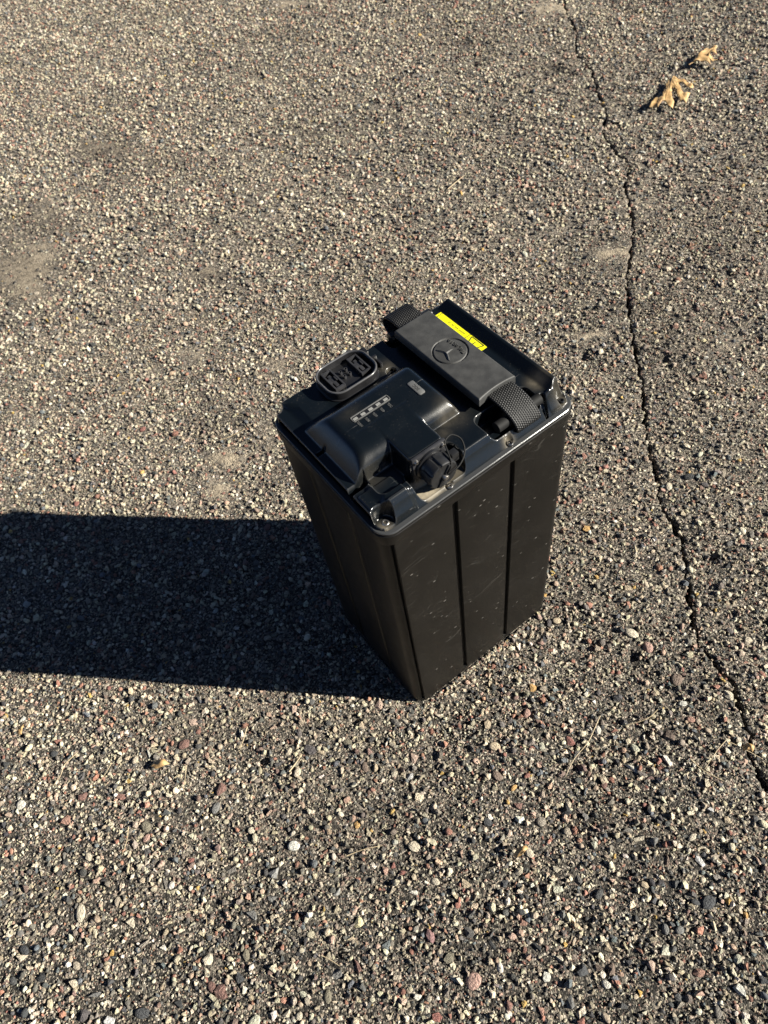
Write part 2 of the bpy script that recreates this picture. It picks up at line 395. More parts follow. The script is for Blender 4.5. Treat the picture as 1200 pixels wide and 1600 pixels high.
def rim_grit(m):
    u = rng.uniform(0, 2 * (BW + BD), m); s = np.where(u < BW, u, np.where(u < BW + BD, BW, np.where(u < 2 * BW + BD, 2 * BW + BD - u, 0))); t = np.where(u < BW, 0, np.where(u < BW + BD, u - BW, np.where(u < 2 * BW + BD, BD, 2 * (BW + BD) - u)))
    o = np.abs(rng.normal(0, 2.4, m)) + 1.3; s = s + np.where(s <= 0, -o, 0) + np.where(s >= BW, o, 0); t = t + np.where(t <= 0, -o, 0) + np.where(t >= BD, o, 0)
    c_, n_ = math.cos(BYAW), math.sin(BYAW); return BO.x + (s * c_ - t * n_) / 1000, BO.y + (s * n_ + t * c_) / 1000
gx_, gy_ = rim_grit(1700)
px_, py_, dd = np.concatenate([px_[kk], gx_]), np.concatenate([py_[kk], gy_]), np.concatenate([dd[kk], rng.uniform(.0014, .0046, 1700)])

# single stones one can point to: photo x, y, length px, colour
C_ = dict(cr=(.50,.44,.33), wh=(.56,.53,.46), tan=(.44,.35,.23), gr=(.17,.17,.165), dk=(.062,.066,.072), dp=(.095,.085,.088), rd=(.26,.10,.08), rb=(.20,.105,.085), pk=(.42,.25,.20), br=(.18,.13,.10), og=(.52,.30,.08), ol=(.19,.17,.12), lg=(.30,.30,.29), mv=(.30,.16,.16), yl=(.62,.55,.30))
MAN = [(345,1232,25,'rb'),(337,1262,19,'gr'),(128,1245,20,'rb'),(287,1162,22,'rb'),(82,1177,15,'dk'),(228,1292,18,'ol'),(228,1310,16,'pk'),(125,1427,24,'cr'),(202,1442,18,'cr'),(37,1485,17,'dk'),(325,1500,27,'cr'),(345,1550,26,'rb'),(330,1542,18,'rb'),(393,1430,24,'gr'),(385,1493,20,'ol'),(375,1527,19,'dk'),(222,1583,21,'dk'),(148,1558,19,'gr'),(273,1433,14,'cr'),(252,1480,14,'wh'),(133,1587,20,'dp'),(32,1258,17,'wh'),(393,1298,14,'cr'),(312,1348,15,'cr'),(298,1345,13,'rd'),
(485,1172,25,'dp'),(500,1178,17,'tan'),(587,1200,16,'tan'),(570,1198,17,'br'),(630,1127,15,'cr'),(773,1167,20,'tan'),(762,1132,17,'tan'),(777,1212,20,'br'),(580,1263,17,'gr'),(558,1288,14,'og'),(762,1285,18,'dk'),(430,1363,26,'lg'),(425,1403,18,'gr'),(528,1393,17,'lg'),(613,1352,13,'rd'),(628,1363,12,'rd'),(728,1380,19,'tan'),(680,1377,15,'cr'),(645,1397,16,'wh'),(673,1462,23,'mv'),(702,1497,19,'ol'),(525,1525,29,'gr'),(555,1510,21,'rb'),(740,1533,26,'pk'),(512,1557,17,'ol'),(450,1583,16,'cr'),(468,1588,14,'cr'),(683,1590,17,'rd'),(788,1380,15,'dk'),(560,1442,18,'yl'),(543,1160,16,'ol'),(652,1558,17,'wh'),
(892,1158,20,'rd'),(1043,1188,23,'wh'),(985,1202,24,'wh'),(1045,1150,27,'br'),(933,1140,18,'wh'),(1000,1310,19,'cr'),(1023,1315,19,'gr'),(1040,1342,17,'br'),(1083,1307,17,'cr'),(1107,1410,22,'dk'),(1087,1410,15,'dk'),(910,1518,28,'dk'),(937,1513,16,'br'),(957,1515,20,'br'),(947,1538,15,'wh'),(890,1567,22,'gr'),(1007,1383,14,'tan'),(1165,1430,11,'og'),(1195,1533,19,'dk'),(1062,1453,14,'gr'),(1040,1452,14,'gr'),(870,1357,17,'cr'),(810,1257,16,'rb'),(823,1115,17,'pk'),(952,1483,22,'tan'),(1138,1280,14,'tan'),(803,1230,13,'og'),
(833,1075,15,'og'),(1046,758,18,'cr'),(1101,757,13,'dp'),(917,825,15,'og'),(981,920,18,'tan'),(988,990,24,'cr'),(1013,1011,22,'pk'),(1092,942,16,'cr'),(1139,1086,20,'cr'),(1058,1061,22,'br'),(1073,824,13,'cr'),(845,1003,14,'pk'),(870,968,16,'tan'),(838,958,15,'yl'),(858,972,14,'dp'),(845,1000,15,'br'),(126,966,15,'gr'),(282,880,12,'lg'),(30,890,10,'lg'),(170,903,11,'gr'),(90,933,12,'gr'),(112,905,13,'ol'),(248,1042,17,'gr'),(148,812,10,'lg'),(455,730,12,'dk'),(223,670,13,'rd'),(118,785,12,'rd'),(298,397,9,'rd'),(415,578,10,'rd'),(1046,480,13,'cr'),(1010,690,12,'cr'),(905,785,13,'rd'),(945,1225,14,'rb'),(930,650,13,'cr'),(1100,530,10,'yl')]
stones = []
for (x, y, L, c) in MAN:
    p = px_ground(x, y); dist = (p - Vector((0, 0, CAM_H))).length
    stones.append((p.x, p.y, L / F_PX * dist * .95, C_[c], True))
nrem = 300 - len(stones); tries = 0
while len(stones) < 300:
    x, y = random.uniform(0, 1200), 1600 - 1500 * random.random() ** 1.5
    p = px_ground(x, y); d = random.choice([.010, .011, .012, .013, .0145])
    s, t = to_batt(p.x, p.y)
    if -9 < s < BW + 9 and -9 < t < BD + 9: continue
    if abs(p.x - float(crack_x(p.y))) < .012: continue
    if any((p.x - q[0]) ** 2 + (p.y - q[1]) ** 2 < (.5 * (d + q[2]) + .004) ** 2 for q in stones): continue
    ci = rng.choice(len(PAL), p=PW)
    stones.append((p.x, p.y, d, tuple(np.minimum(PAL[ci], .5) * rng.uniform(.8, 1.05)), False))
SX = np.array([s[0] for s in stones]); SY = np.array([s[1] for s in stones]); SD = np.array([s[2] for s in stones])
for i, (x, y, d, c, man) in enumerate(stones):
    me = PEB_O[random.choice([9, 11, 12, 6, 7, 8, 6, 0, 1, 2, 3, 4, 5])]
    o = bpy.data.objects.new('stone', me); COL.objects.link(o); o.parent = ground
    r = d / 2; fl = random.uniform(.32, .5)
    o.scale = (r * random.uniform(.95, 1.1), r * random.uniform(.6, .88), r * fl)
    o.rotation_euler = (random.uniform(-.22, .22), random.uniform(-.22, .22), random.uniform(0, 6.28))
    o.location = (x, y, float(und(np.array(x), np.array(y))) + r * fl * random.uniform(-.3, .15) + .0010)
    g_ = sum(c) / 3; o.color = (*[g_ + (k - g_) * .8 for k in c], 1)
# drop small grains that sit inside the big stones
grid = {}
for i in range(len(SX)):
    grid.setdefault((int(SX[i] // .03), int(SY[i] // .03)), []).append(i)
km = np.ones(len(px_), bool)
gx = np.floor(px_ / .03).astype(int); gy = np.floor(py_ / .03).astype(int)
for i in range(len(SX)):
    a, b = int(SX[i] // .03), int(SY[i] // .03)
    c = (np.abs(px_ - SX[i]) < .012) & (np.abs(py_ - SY[i]) < .012)
    j = np.nonzero(c)[0]
    km[j[np.hypot(px_[j] - SX[i], py_[j] - SY[i]) < SD[i] * .46]] = False
px_, py_, dd = px_[km], py_[km], dd[km]
n = len(px_); r = dd / 2
scl = np.stack([r * rng.uniform(.9, 1.25, n), r * rng.uniform(.65, 1.0, n), r * rng.uniform(.45, .8, n)], -1)
rot = np.stack([rng.normal(0, .45, n), rng.normal(0, .45, n), rng.uniform(0, 6.283, n)], -1)
zz = und(px_, py_) + scl[:, 2] * rng.uniform(-.5, .85, n) + .0003
pv = blob_field(PIT, px_, py_); zz -= pv * .007
colr = PAL[rng.choice(len(PAL), n, p=PW)] * rng.uniform(.75, 1.2, (n, 1)) * rng.uniform(.95, 1.05, (n, 3))
# fine dust greys the worn surface in drifting patches
dustm = (.0 + .09 * tone_field(px_, py_) ** 1.5)[:, None] * rng.uniform(.4, 1.2, (n, 1))
colr = colr * (.9 + .22 * patch_noise(px_, py_, 14, 8))[:, None]
colr = colr * (1 - dustm) + np.array([.33, .275, .21]) * dustm
stv = blob_field(STAIN, px_, py_)[:, None] * rng.uniform(.5, 1.1, (n, 1)); colr = colr * (1 - np.minimum(1, 1.15 * stv)) + np.array([.085, .068, .053]) * np.minimum(1, 1.15 * stv)
colr *= np.where(dd < .0042, .86, 1.0)[:, None]
pme = bpy.data.meshes.new('gravel'); pme.vertices.add(n)
pme.vertices.foreach_set('co', np.stack([px_, py_, zz], -1).ravel())
for nm, typ, arr, key in (('rot', 'FLOAT_VECTOR', rot, 'vector'), ('scl', 'FLOAT_VECTOR', scl, 'vector'), ('col', 'FLOAT_VECTOR', colr, 'vector')):
    at = pme.attributes.new(nm, typ, 'POINT'); at.data.foreach_set(key, arr.astype(np.float32).ravel())
at = pme.attributes.new('pick', 'INT', 'POINT'); at.data.foreach_set('value', rng.choice(len(PEB_I), n, p=np.array([12]*6+[6]*3+[2]*5)/100.).astype(np.int32))
gravel = bpy.data.objects.new('gravel', pme); COL.objects.link(gravel); gravel.parent = ground
gravel['kind'] = 'stuff'; gravel['label'] = 'small tan, grey and reddish aggregate grains bound in the asphalt'
src = bpy.data.collections.new('pebble_shapes')
for i, m_ in enumerate(PEB_I):
    src.objects.link(bpy.data.objects.new('pebble_shape_%02d' % i, m_))
ng = bpy.data.node_groups.new('scatter_grains', 'GeometryNodeTree')
ng.interface.new_socket('Geometry', in_out='INPUT', socket_type='NodeSocketGeometry')
ng.interface.new_socket('Geometry', in_out='OUTPUT', socket_type='NodeSocketGeometry')
gi = ng.nodes.new('NodeGroupInput'); go = ng.nodes.new('NodeGroupOutput')
iop = ng.nodes.new('GeometryNodeInstanceOnPoints'); ci = ng.nodes.new('GeometryNodeCollectionInfo')
ci.inputs['Collection'].default_value = src; ci.inputs['Separate Children'].default_value = True; ci.inputs['Reset Children'].default_value = True
def nattr(name, typ):
    a = ng.nodes.new('GeometryNodeInputNamedAttribute'); a.data_type = typ; a.inputs['Name'].default_value = name; return a.outputs['Attribute']
ng.links.new(gi.outputs[0], iop.inputs['Points']); ng.links.new(ci.outputs[0], iop.inputs['Instance'])
iop.inputs['Pick Instance'].default_value = True
ng.links.new(nattr('pick', 'INT'), iop.inputs['Instance Index'])
ng.links.new(nattr('rot', 'FLOAT_VECTOR'), iop.inputs['Rotation']); ng.links.new(nattr('scl', 'FLOAT_VECTOR'), iop.inputs['Scale'])
ng.links.new(iop.outputs[0], go.inputs[0])
gm = gravel.modifiers.new('grains', 'NODES'); gm.node_group = ng
print('grains', n)

# ------------------------------------------------------------------ battery pack (local millimetres -> metres)
batt = bpy.data.objects.new('battery_pack', None); COL.objects.link(batt)
batt.empty_display_size = .05; batt.location = BO; batt.rotation_euler = (0, 0, BYAW)
tag(batt, 'black electric motorcycle battery pack with carry strap standing upright on the asphalt', 'battery')
MM = .001
def V(s, t, z): return (s * MM, t * MM, z * MM)

def rrect(W, D, r, seg=10, inset=0.0):
    """outline of a rounded rectangle, anticlockwise from the front corner, as (s, t)"""
    out = []; r2 = max(.1, r - inset)
    for cx_, cy_, a0 in ((r, r, 180), (W - r, r, 270), (W - r, D - r, 0), (r, D - r, 90)):
        for k in range(seg + 1):
            a = RAD(a0 + 90 * k / seg); out.append((cx_ + r2 * math.cos(a), cy_ + r2 * math.sin(a)))
    return out
def loft(name, rings, mat, parent, cap0=True, cap1=True, angle=35):
    """rings: list of lists of local-mm points with the same count"""
    nn = len(rings[0]); vs = [V(*p) for r in rings for p in r]; fs = []
    for a in range(len(rings) - 1):
        for k in range(nn):
            k2 = (k + 1) % nn
            fs.append((a * nn + k, a * nn + k2, (a + 1) * nn + k2, (a + 1) * nn + k))
    if cap0: fs.append(tuple(range(nn))[::-1])
    if cap1: fs.append(tuple((len(rings) - 1) * nn + k for k in range(nn)))
    o = mesh_obj(name, vs, fs, mat, parent, smooth=True)
    o.data.set_sharp_from_angle(angle=RAD(angle)); return o

# --- case: rounded box with vertical channels on each face
def case_outline(groove):
    W, D, r = BW, BD, 12.5
    pts = []
    def gro(pos, wd, dep): return [(pos - wd / 2 - .7, 0), (pos - wd / 2 - .2, .15), (pos - wd / 2 + .1, .6), (pos - wd / 2 + .7, dep), (pos + wd / 2 - .7, dep), (pos + wd / 2 - .1, .6), (pos + wd / 2 + .2, .15), (pos + wd / 2 + .7, 0)]
    def edge(length, centres, bulges=()):
        q = []
        for c, wd, dp in centres: q += gro(c, wd, dp)
        return q
    g = 1.0 if groove else 0.0
    fr = edge(W, [(67, 5.2, 3.4), (126.5, 5.2, 3.4)])
    rt = edge(D, [(54, 5.2, 3.4), (110, 5.2, 3.4)]); bk = edge(W, [(73.5, 5.2, 3.4), (133, 5.2, 3.4)]); lf = edge(D, [(54, 9, 1.2), (110, 9, 1.2)])
    seg = 10
    def corner(cx_, cy_, a0):
        return [(cx_ + r * math.cos(RAD(a0 + 90 * k / seg)), cy_ + r * math.sin(RAD(a0 + 90 * k / seg))) for k in range(seg + 1)]
    # front corner: rounded shoulder, then a narrow channel where the front panel starts
    pts += [(r + r * math.cos(RAD(180 + 55 * k / seg)), r + r * math.sin(RAD(180 + 55 * k / seg))) for k in range(seg + 1)]
    pts += [(5.7, 4.8 * g + 2.0 * (1 - g)), (7.3, 4.4 * g + 1.1 * (1 - g)), (8.0, .6 * g + .5 * (1 - g)), (8.5, .12), (9.2, 0), (12.5, 0)]
    pts += [(a, b * g) for a, b in fr]
    pts += corner(W - r, r, 270)
    pts += [(W - b * g, a) for a, b in rt]
    pts += corner(W - r, D - r, 0)
    pts += [(W - a, D - b * g) for a, b in bk]
    pts += corner(r, D - r, 90)
    pts += [(b * g, D - a) for a, b in lf]
    return pts
def inset_pts(pts, d):
    out = []; cx_, cy_ = BW / 2, BD / 2
    for s, t in pts:
        out.append((s + d * (1 if s < cx_ else -1) * min(1, abs(s - cx_) / (cx_ - 18)) ** 3, t + d * (1 if t < cy_ else -1) * min(1, abs(t - cy_) / (cy_ - 18)) ** 3))
    return out
P0, P1 = case_outline(False), case_outline(True)
ring = lambda pts, z: [(s, t, z) for s, t in pts]
loft('case', [ring(inset_pts(P0, 2.0), 0.6), ring(inset_pts(P0, .5), 1.6), ring(inset_pts(P0, .3), 6.2), ring(P0, 6.6), ring(P0, 8.6), ring(P1, 9.0), ring(P1, 338.5), ring(P0, 339.0), ring(P0, 342.0)], M_CASE, batt, angle=28)
# --- collar under the lid, with a narrow seam above it
def rr(z, ins, r=13.0): return [(s, t, z) for s, t in rrect(BW, BD, r, 12, ins)]
col_ = loft('collar', [rr(338.0, 1.2), rr(338.6, -.9), rr(340, -1.5), rr(350.2, -1.5), rr(350.9, -1.0), rr(351.2, .4)], M_CASE, batt, angle=30)
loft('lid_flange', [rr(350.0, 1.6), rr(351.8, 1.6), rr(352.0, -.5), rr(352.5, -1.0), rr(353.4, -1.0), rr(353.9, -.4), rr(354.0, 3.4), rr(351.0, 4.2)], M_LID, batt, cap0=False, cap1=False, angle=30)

# --- lid: moulded top surface
def sst(a, b, x): k = np.clip((x - a) / (b - a), 0, 1); return k * k * (3 - 2 * k)
def smax(a, b, k=1.2): h = np.clip(.5 + .5 * (a - b) / k, 0, 1); return b * (1 - h) + a * h + k * h * (1 - h)
def smin(a, b, k=1.2): return -smax(-a, -b, k)
def sdbox(s, t, s0, s1, t0, t1, r=0):
    qx = np.abs(s - (s0 + s1) / 2) - (s1 - s0) / 2 + r; qy = np.abs(t - (t0 + t1) / 2) - (t1 - t0) / 2 + r
    return np.hypot(np.maximum(qx, 0), np.maximum(qy, 0)) + np.minimum(np.maximum(qx, qy), 0) - r
TOP = 371.0
def lid_height(s, t):
    d = -sdbox(s, t, 0, BW, 0, BD, 13)
    pr = np.interp(d, [1.6, 2.6, 3.4, 12.6, 14], [347, 352.5, 354.5, TOP - .6, TOP])
    plf = np.interp(d, [1.6, 2.6, 3.4, 8.5, 18.5, 20], [347, 352.5, 354.5, 365.2, TOP - .8, TOP])
    pb = np.interp(d, [1.6, 2.4, 3.0, 5.6, 7.0], [347, 353, 356, TOP - .8, TOP])
    wb = sst(-5, 5, t - (BD - np.minimum(s, BW - s)) + 0.0)
    pr = pr * (1 - wb) + pb * wb
    wl = sst(-6, 6, t - s) * sst(-5, 5, (BD - t) - s)
    h = pr * (1 - wl) + plf * wl
    # flared ribs on the front face: shallow steps in the slope
    # outer raised lip along the right side
    lip = np.interp(s, [165, 173, 182.0, 184.3, 186.5, 190], [TOP - 4, TOP, TOP + 6.0, TOP + 6.4, TOP + 4, 358])
    lip = np.minimum(lip, TOP + 6.4 - 2.2 * np.maximum(0, np.maximum(15 - t, t - 146)))
    h = smax(h, lip, 1.0)
    # indicator hump with rounded shoulders
    a = np.maximum(0, t - 93); dp_ = np.where(a > 0, .36 * a + .028 * a * a, 0)
    b = np.clip((70 - t) / 26, 0, 1.6); dn_ = 15.5 * (1 - np.sqrt(np.clip(1 - b * b, 0, 1))) + np.maximum(0, b - 1) * 80
    e = np.maximum(0, s - 99.5); dr_ = .15 * e * e * (e < 6) + (e >= 6) * (5.4 + 2.4 * (e - 6))
    f = np.maximum(0, 27 - s); dl_ = 33 * (f / 24) ** 1.35
    hump = 388.6 - smax(smax(dl_, dn_, 5.0), np.sqrt(dp_ ** 2 + dr_ ** 2), 5.5)
    nb = sdbox(s, t, 46.5, 77.5, 24.0, 72, 3)
    nose = 384.9 - np.interp(nb, [-2.5, -1, 0, .9, 1.8, 4, 12], [0, .15, .9, 3.2, 9, 17, 44])
    raised = smax(hump, nose, 2.4)
    # floor in front of the hump is a little lower
    fl = sdbox(s, t, 18, 46, 22, 46, 5); h = np.where(fl < 3, np.minimum(h, 366.5 + 4.5 * sst(-1, 3, fl)), h)
    # strap wells
    for s0, s1, t0, t1 in ((114, 163, 9.5, 30), (117, 165, 137, 151)):
        wv = sdbox(s, t, s0, s1, t0, t1, 4); h = np.minimum(h, 359.5 + np.interp(wv, [-1, 0, 2.0, 6], [0, .8, 11, 60]))
    # cap recess with an open front
    cv = sdbox(s, t, 41, 84, 4.5, 27, 5); h = np.minimum(h, 356.6 + np.interp(cv, [-1.5, 0, 1.8, 5], [0, .6, 9, 60]))
    h = smax(h, raised, 1.2)
    for s0, s1, t0, t1 in ((4, 34, 4, 34), (170, 190, 4, 14)):
        cb_ = sdbox(s, t, s0, s1, t0, t1, 2); h = np.where((h > 355) & (h < 372.5), h + 1.3 * (1 - sst(-.5, .3, cb_)), h)
    # screw pockets, corners then along the edges
    for (cs, ct, rad) in ((8.2, 8.2, 7.8), (BW - 8, 8, 5.6), (5, BD - 5, 5), (BW - 5, BD - 5, 5), (66, 3.2, 3.9), (126.5, 3.4, 3.9), (98.5, 116.5, 3.6), (38, 154, 3.4)):
        q = np.hypot(s - cs, t - ct) - rad
        fl_ = 355.0 if ct < 30 or ct > 150 else 366.5
        h = np.minimum(h, fl_ + (np.interp(q, [-.4, 0, .7, 2.6, 6], [0, .3, 4.5, 14, 80]) if rad > 5 else np.interp(q, [-.4, 0, 1.0, 3.4], [0, .3, 5.5, 60])))
    # slot between lip and lid on the front slope, and the step beside the hump's foot
    q = np.abs(s - (165.2 + .12 * t)) - np.interp(t, [3, 8, 14], [.6, 2.3, 2.2]); h = np.where(t < 16, np.minimum(h, h - 8.0 * (1 - sst(-.3, .5, q))), h)
    q = np.abs(s - 35.5 + .1 * t) - .5; h = np.where((t < 15) & (t > 3), h + 1.3 * (1 - sst(-.5, 2.2, s - 36)) * sst(-.4, .4, 36 - s) * sst(2, 5, t), h)
    q = np.abs(t - 88) - 1.6; h = np.where((s < 13), h - 4.0 * (1 - sst(-.4, .6, q)) * sst(3, 5, s) * (1 - sst(9, 13, s)), h)
    q = np.maximum(np.abs(t - 41.5) - 2.0, s - 17); h = np.minimum(h, 355.5 + np.interp(q, [-.3, .3, 1.2, 3], [0, 1, 9, 60]))
    # thin line on the deck and a shallow window
    q = np.abs(t - 70.0) - .35; h = np.where((s > 32) & (s < 81), h - .5 * (1 - sst(-.2, .3, q)), h)
    q = sdbox(s, t, 36.4, 72.4, 79.0, 85.3, 1.5); h = h - .7 * (1 - sst(-.3, .3, q))
    h = np.where(d < 2.0, np.minimum(h, 353.0), h)
    return h, d
STP = .5
ss = np.arange(1.0, BW - .9, STP); ts = np.arange(1.0, BD - .9, STP)
Sg, Tg = np.meshgrid(ss, ts, indexing='ij')
H, Dg = lid_height(Sg, Tg)
# soften like moulded plastic
for _ in range(1):
    Hp = np.pad(H, 1, mode='edge')
    H = (Hp[1:-1, 1:-1] * 4 + Hp[:-2, 1:-1] + Hp[2:, 1:-1] + Hp[1:-1, :-2] + Hp[1:-1, 2:]) / 8
ii = np.arange(H.size).reshape(H.shape)
qd = np.stack([ii[:-1, :-1], ii[1:, :-1], ii[1:, 1:], ii[:-1, 1:]], -1)
inn = (np.minimum.reduce([Dg[:-1, :-1], Dg[1:, :-1], Dg[1:, 1:], Dg[:-1, 1:]]) > 1.6)
qd = qd[inn]
used = np.zeros(H.size, bool); used[qd.ravel()] = True; remap = np.cumsum(used) - 1
qd = remap[qd]
co = np.stack([Sg.ravel(), Tg.ravel(), H.ravel()], -1)[used] * MM
dust = np.zeros_like(H)
dust = np.maximum(dust, (1 - sst(-1, 3, sdbox(Sg, Tg, 43, 82, 5, 24, 5))) * np.interp(Sg, [44, 56, 66, 80], [.9, .7, .3, .2]) * (H < 362))
for cs, ct, r_, a_ in ((5, 5, 6, .35), (BW - 8, 8, 8, .2), (66, 4, 4.5, .4), (126, 4, 4.5, .45), (175, 27, 7, .3), (104, 45, 11, .09), (96, 44, 7, .10), (88, 36, 6, .08), (22, 40, 9, .05), (40, 90, 9, .03), (98, 122, 8, .10)):
    dust = np.maximum(dust, a_ * np.exp(-((Sg - cs) ** 2 + (Tg - ct) ** 2) / r_ ** 2))
me = bpy.data.meshes.new('lid'); me.vertices.add(len(co)); me.vertices.foreach_set('co', co.ravel())
me.loops.add(qd.size); me.loops.foreach_set('vertex_index', qd.ravel().astype(np.int32))
me.polygons.add(len(qd)); me.polygons.foreach_set('loop_start', np.arange(0, qd.size, 4, dtype=np.int32)); me.update(calc_edges=True)
me.polygons.foreach_set('use_smooth', np.ones(len(qd), bool))
at = me.attributes.new('dust', 'FLOAT', 'POINT'); at.data.foreach_set('value', dust.ravel()[used].astype(np.float32))
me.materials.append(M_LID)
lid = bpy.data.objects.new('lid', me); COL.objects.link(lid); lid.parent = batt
def hz(s, t): return float(lid_height(np.array([float(s)]), np.array([float(t)]))[0][0])

# --- small makers in local mm
def box_bm(bm, s0, s1, t0, t1, z0, z1, bev=0.0):
    r = bmesh.ops.create_cube(bm, size=1.0); vs = r['verts']
    for v in vs:
        v.co = Vector(((s0 + s1) / 2 + v.co.x * (s1 - s0), (t0 + t1) / 2 + v.co.y * (t1 - t0), (z0 + z1) / 2 + v.co.z * (z1 - z0))) * MM
    if bev:
        es = list({e for v in vs for e in v.link_edges})
        bmesh.ops.bevel(bm, geom=es, offset=bev * MM, segments=2, affect='EDGES', profile=.6)
def lathe(name, prof, centre, axis, mat, parent, seg=32, angle=35, lobes=None):
    """prof: (radius, height) in mm along axis from centre"""
    ax = Vector(axis).normalized(); u = ax.orthogonal().normalized(); v = ax.cross(u); c = Vector(centre)
    rings = []
    for j, (r, h) in enumerate(prof):
        rg = []
        for k in range(seg):
            a = 2 * math.pi * k / seg; rr_ = r * (lobes(a, j) if lobes else 1)
            p = c + ax * h + (u * math.cos(a) + v * math.sin(a)) * rr_; rg.append(tuple(p))
        rings.append(rg)
    return loft(name, rings, mat, parent, angle=angle)
def tube(name, pts, r, mat, parent, seg=8, local=True):
    """swept tube through points (catmull-rom)"""
    P = [Vector(p) for p in pts]; fine = []
    Q = [P[0] * 2 - P[1]] + P + [P[-1] * 2 - P[-2]]
    for i in range(1, len(Q) - 2):
        for k in range(6):
            t = k / 6
            fine.append(.5 * ((2 * Q[i]) + (Q[i + 1] - Q[i - 1]) * t + (2 * Q[i - 1] - 5 * Q[i] + 4 * Q[i + 1] - Q[i + 2]) * t * t + (3 * Q[i] - Q[i - 1] - 3 * Q[i + 1] + Q[i + 2]) * t ** 3))
    fine.append(P[-1]); rings = []; prev = None
    for i, p in enumerate(fine):
        tg = (fine[min(i + 1, len(fine) - 1)] - fine[max(i - 1, 0)]).normalized()
        n_ = (prev - tg * prev.dot(tg)).normalized() if prev else tg.orthogonal().normalized()
        prev = n_; b_ = tg.cross(n_)
        rad = r(i / (len(fine) - 1)) if callable(r) else r
        rings.append([tuple(p + (n_ * math.cos(2 * math.pi * k / seg) + b_ * math.sin(2 * math.pi * k / seg)) * rad) for k in range(seg)])
    return loft(name, rings, mat, parent, angle=60)
def screw(s, t, z, r, mat, parent, axis=(0, 0, 1)):
    o = lathe('screw', [(r, -1.0), (r, .8), (r * .86, 1.3), (r * .52, 1.35), (r * .46, .3), (r * .1, .25)], (s, t, z), axis, mat, parent, seg=20, angle=30)
    return o

for s, t, z, r, m_ in ((9.5, 9.5, 355.4, 3.0, M_STEEL), (BW - 8.5, 8.5, 355.4, 2.4, M_DKSTEEL), (66, 3.6, 355.4, 2.5, M_STEEL), (126.5, 3.8, 355.4, 2.5, M_STEEL), (98.5, 116.5, 367, 3.0, M_DKSTEEL), (6.5, BD - 6.5, 355.4, 2.2, M_DKSTEEL), (BW - 6.5, BD - 6.5, 355.4, 3.0, M_STEEL)):
    screw(s, t, z, r, m_, lid)

# --- output connector
conn = None
C0, C1, R0, R1 = 42.5, 91.3, 115.8, 152.4
def cr(z, ins, r=13.0):
    return [(C0 + s, R0 + t, z) for s, t in rrect(C1 - C0, R1 - R0, r, 10, ins)]
conn = loft('power_connector', [cr(366, -1.0), cr(372.0, -1.0), cr(372.4, 0), cr(379.4, 0), cr(379.6, 1.0), cr(379.2, 2.2), cr(374.0, 2.8)], M_BLK, batt, cap0=False, cap1=True, angle=40)
loft('rim', [cr(378.8, .05), cr(379.7, -.1), cr(380.3, .35), cr(380.4, .9), cr(380.1, 1.5), cr(379.0, 1.8)], M_RIM, conn, cap0=False, cap1=False, angle=60)
def terminal(s0, s1, t0, t1):
    bm = bmesh.new()
    w_ = 1.5; z0, z1 = 373.2, 378.0
    box_bm(bm, s0, s0 + w_, t0, t1, z0, z1, .3); box_bm(bm, s1 - w_, s1, t0, t1, z0, z1, .3)
    box_bm(bm, s0 + w_ - .2, s1 - w_ + .2, t0, t0 + 2, z0, z1 - .15, .3); box_bm(bm, s0 + w_ - .2, s1 - w_ + .2, t1 - 2, t1, z0, z1 - .15, .3)
    box_bm(bm, s0 + w_ - .2, s0 + w_ + 1.4, (t0 + t1) / 2 - 2.6, (t0 + t1) / 2 + 2.6, z0, z1 - .3, .2)
    box_bm(bm, s1 - w_ - 1.4, s1 - w_ + .2, (t0 + t1) / 2 - 2.6, (t0 + t1) / 2 + 2.6, z0, z1 - .3, .2)
    box_bm(bm, s0 + 3.4, s1 - 3.4, t0 + 4.4, t1 - 4.4, z0, z1 - 1.6, .2)
    bm_obj('terminal_block', bm, M_SOCK, conn, angle=40)
terminal(49.6, 59.4, 124.5, 147.5); terminal(75.6, 85.4, 124.5, 147.5)
for s, t in ((69.6, 140), (69.6, 134), (64.4, 140), (64.4, 134)):
    lathe('signal_pin', [(1.6, 0), (1.6, 3.0), (1.1, 3.1), (.95, 1.6), (.3, 1.5)], (s, t, 373.4), (0, 0, 1), M_SOCK, conn, seg=14)
bm = bmesh.new(); box_bm(bm, 91.0, 95.5, 143, 150, 369, 377, .5); bm_obj('latch_tab', bm, M_BLK, conn, angle=40)
bm = bmesh.new(); box_bm(bm, 91.0, 96.5, 132, 134.2, 369, 379, .5); box_bm(bm, 94.4, 96.6, 125, 133.5, 369, 376, .4); bm_obj('latch_tab', bm, M_BLK, conn, angle=40)

# --- text helper
def text_mesh(body, size, depth):
    cu = bpy.data.curves.new('txt', 'FONT'); cu.body = body; cu.size = size * MM; cu.extrude = depth * MM
    cu.align_x = 'CENTER'; cu.align_y = 'CENTER'; cu.resolution_u = 3
    o = bpy.data.objects.new('txt', cu); COL.objects.link(o); bpy.context.view_layer.update()
    me = bpy.data.meshes.new_from_object(o.evaluated_get(bpy.context.evaluated_depsgraph_get()))
    bpy.data.objects.remove(o); return me
def place_text(name, body, size, depth, s, t, z, mat, parent, squash=1.0, bold=0):
    me = text_mesh(body, size, depth); me.name = name; me.materials.clear(); me.materials.append(mat)
    o = bpy.data.objects.new(name, me); COL.objects.link(o); o.parent = parent
    o.location = V(s, t, z); o.rotation_euler = (0, 0, math.pi / 2); o.scale = (squash, 1, 1)   # reads along +t
    return o

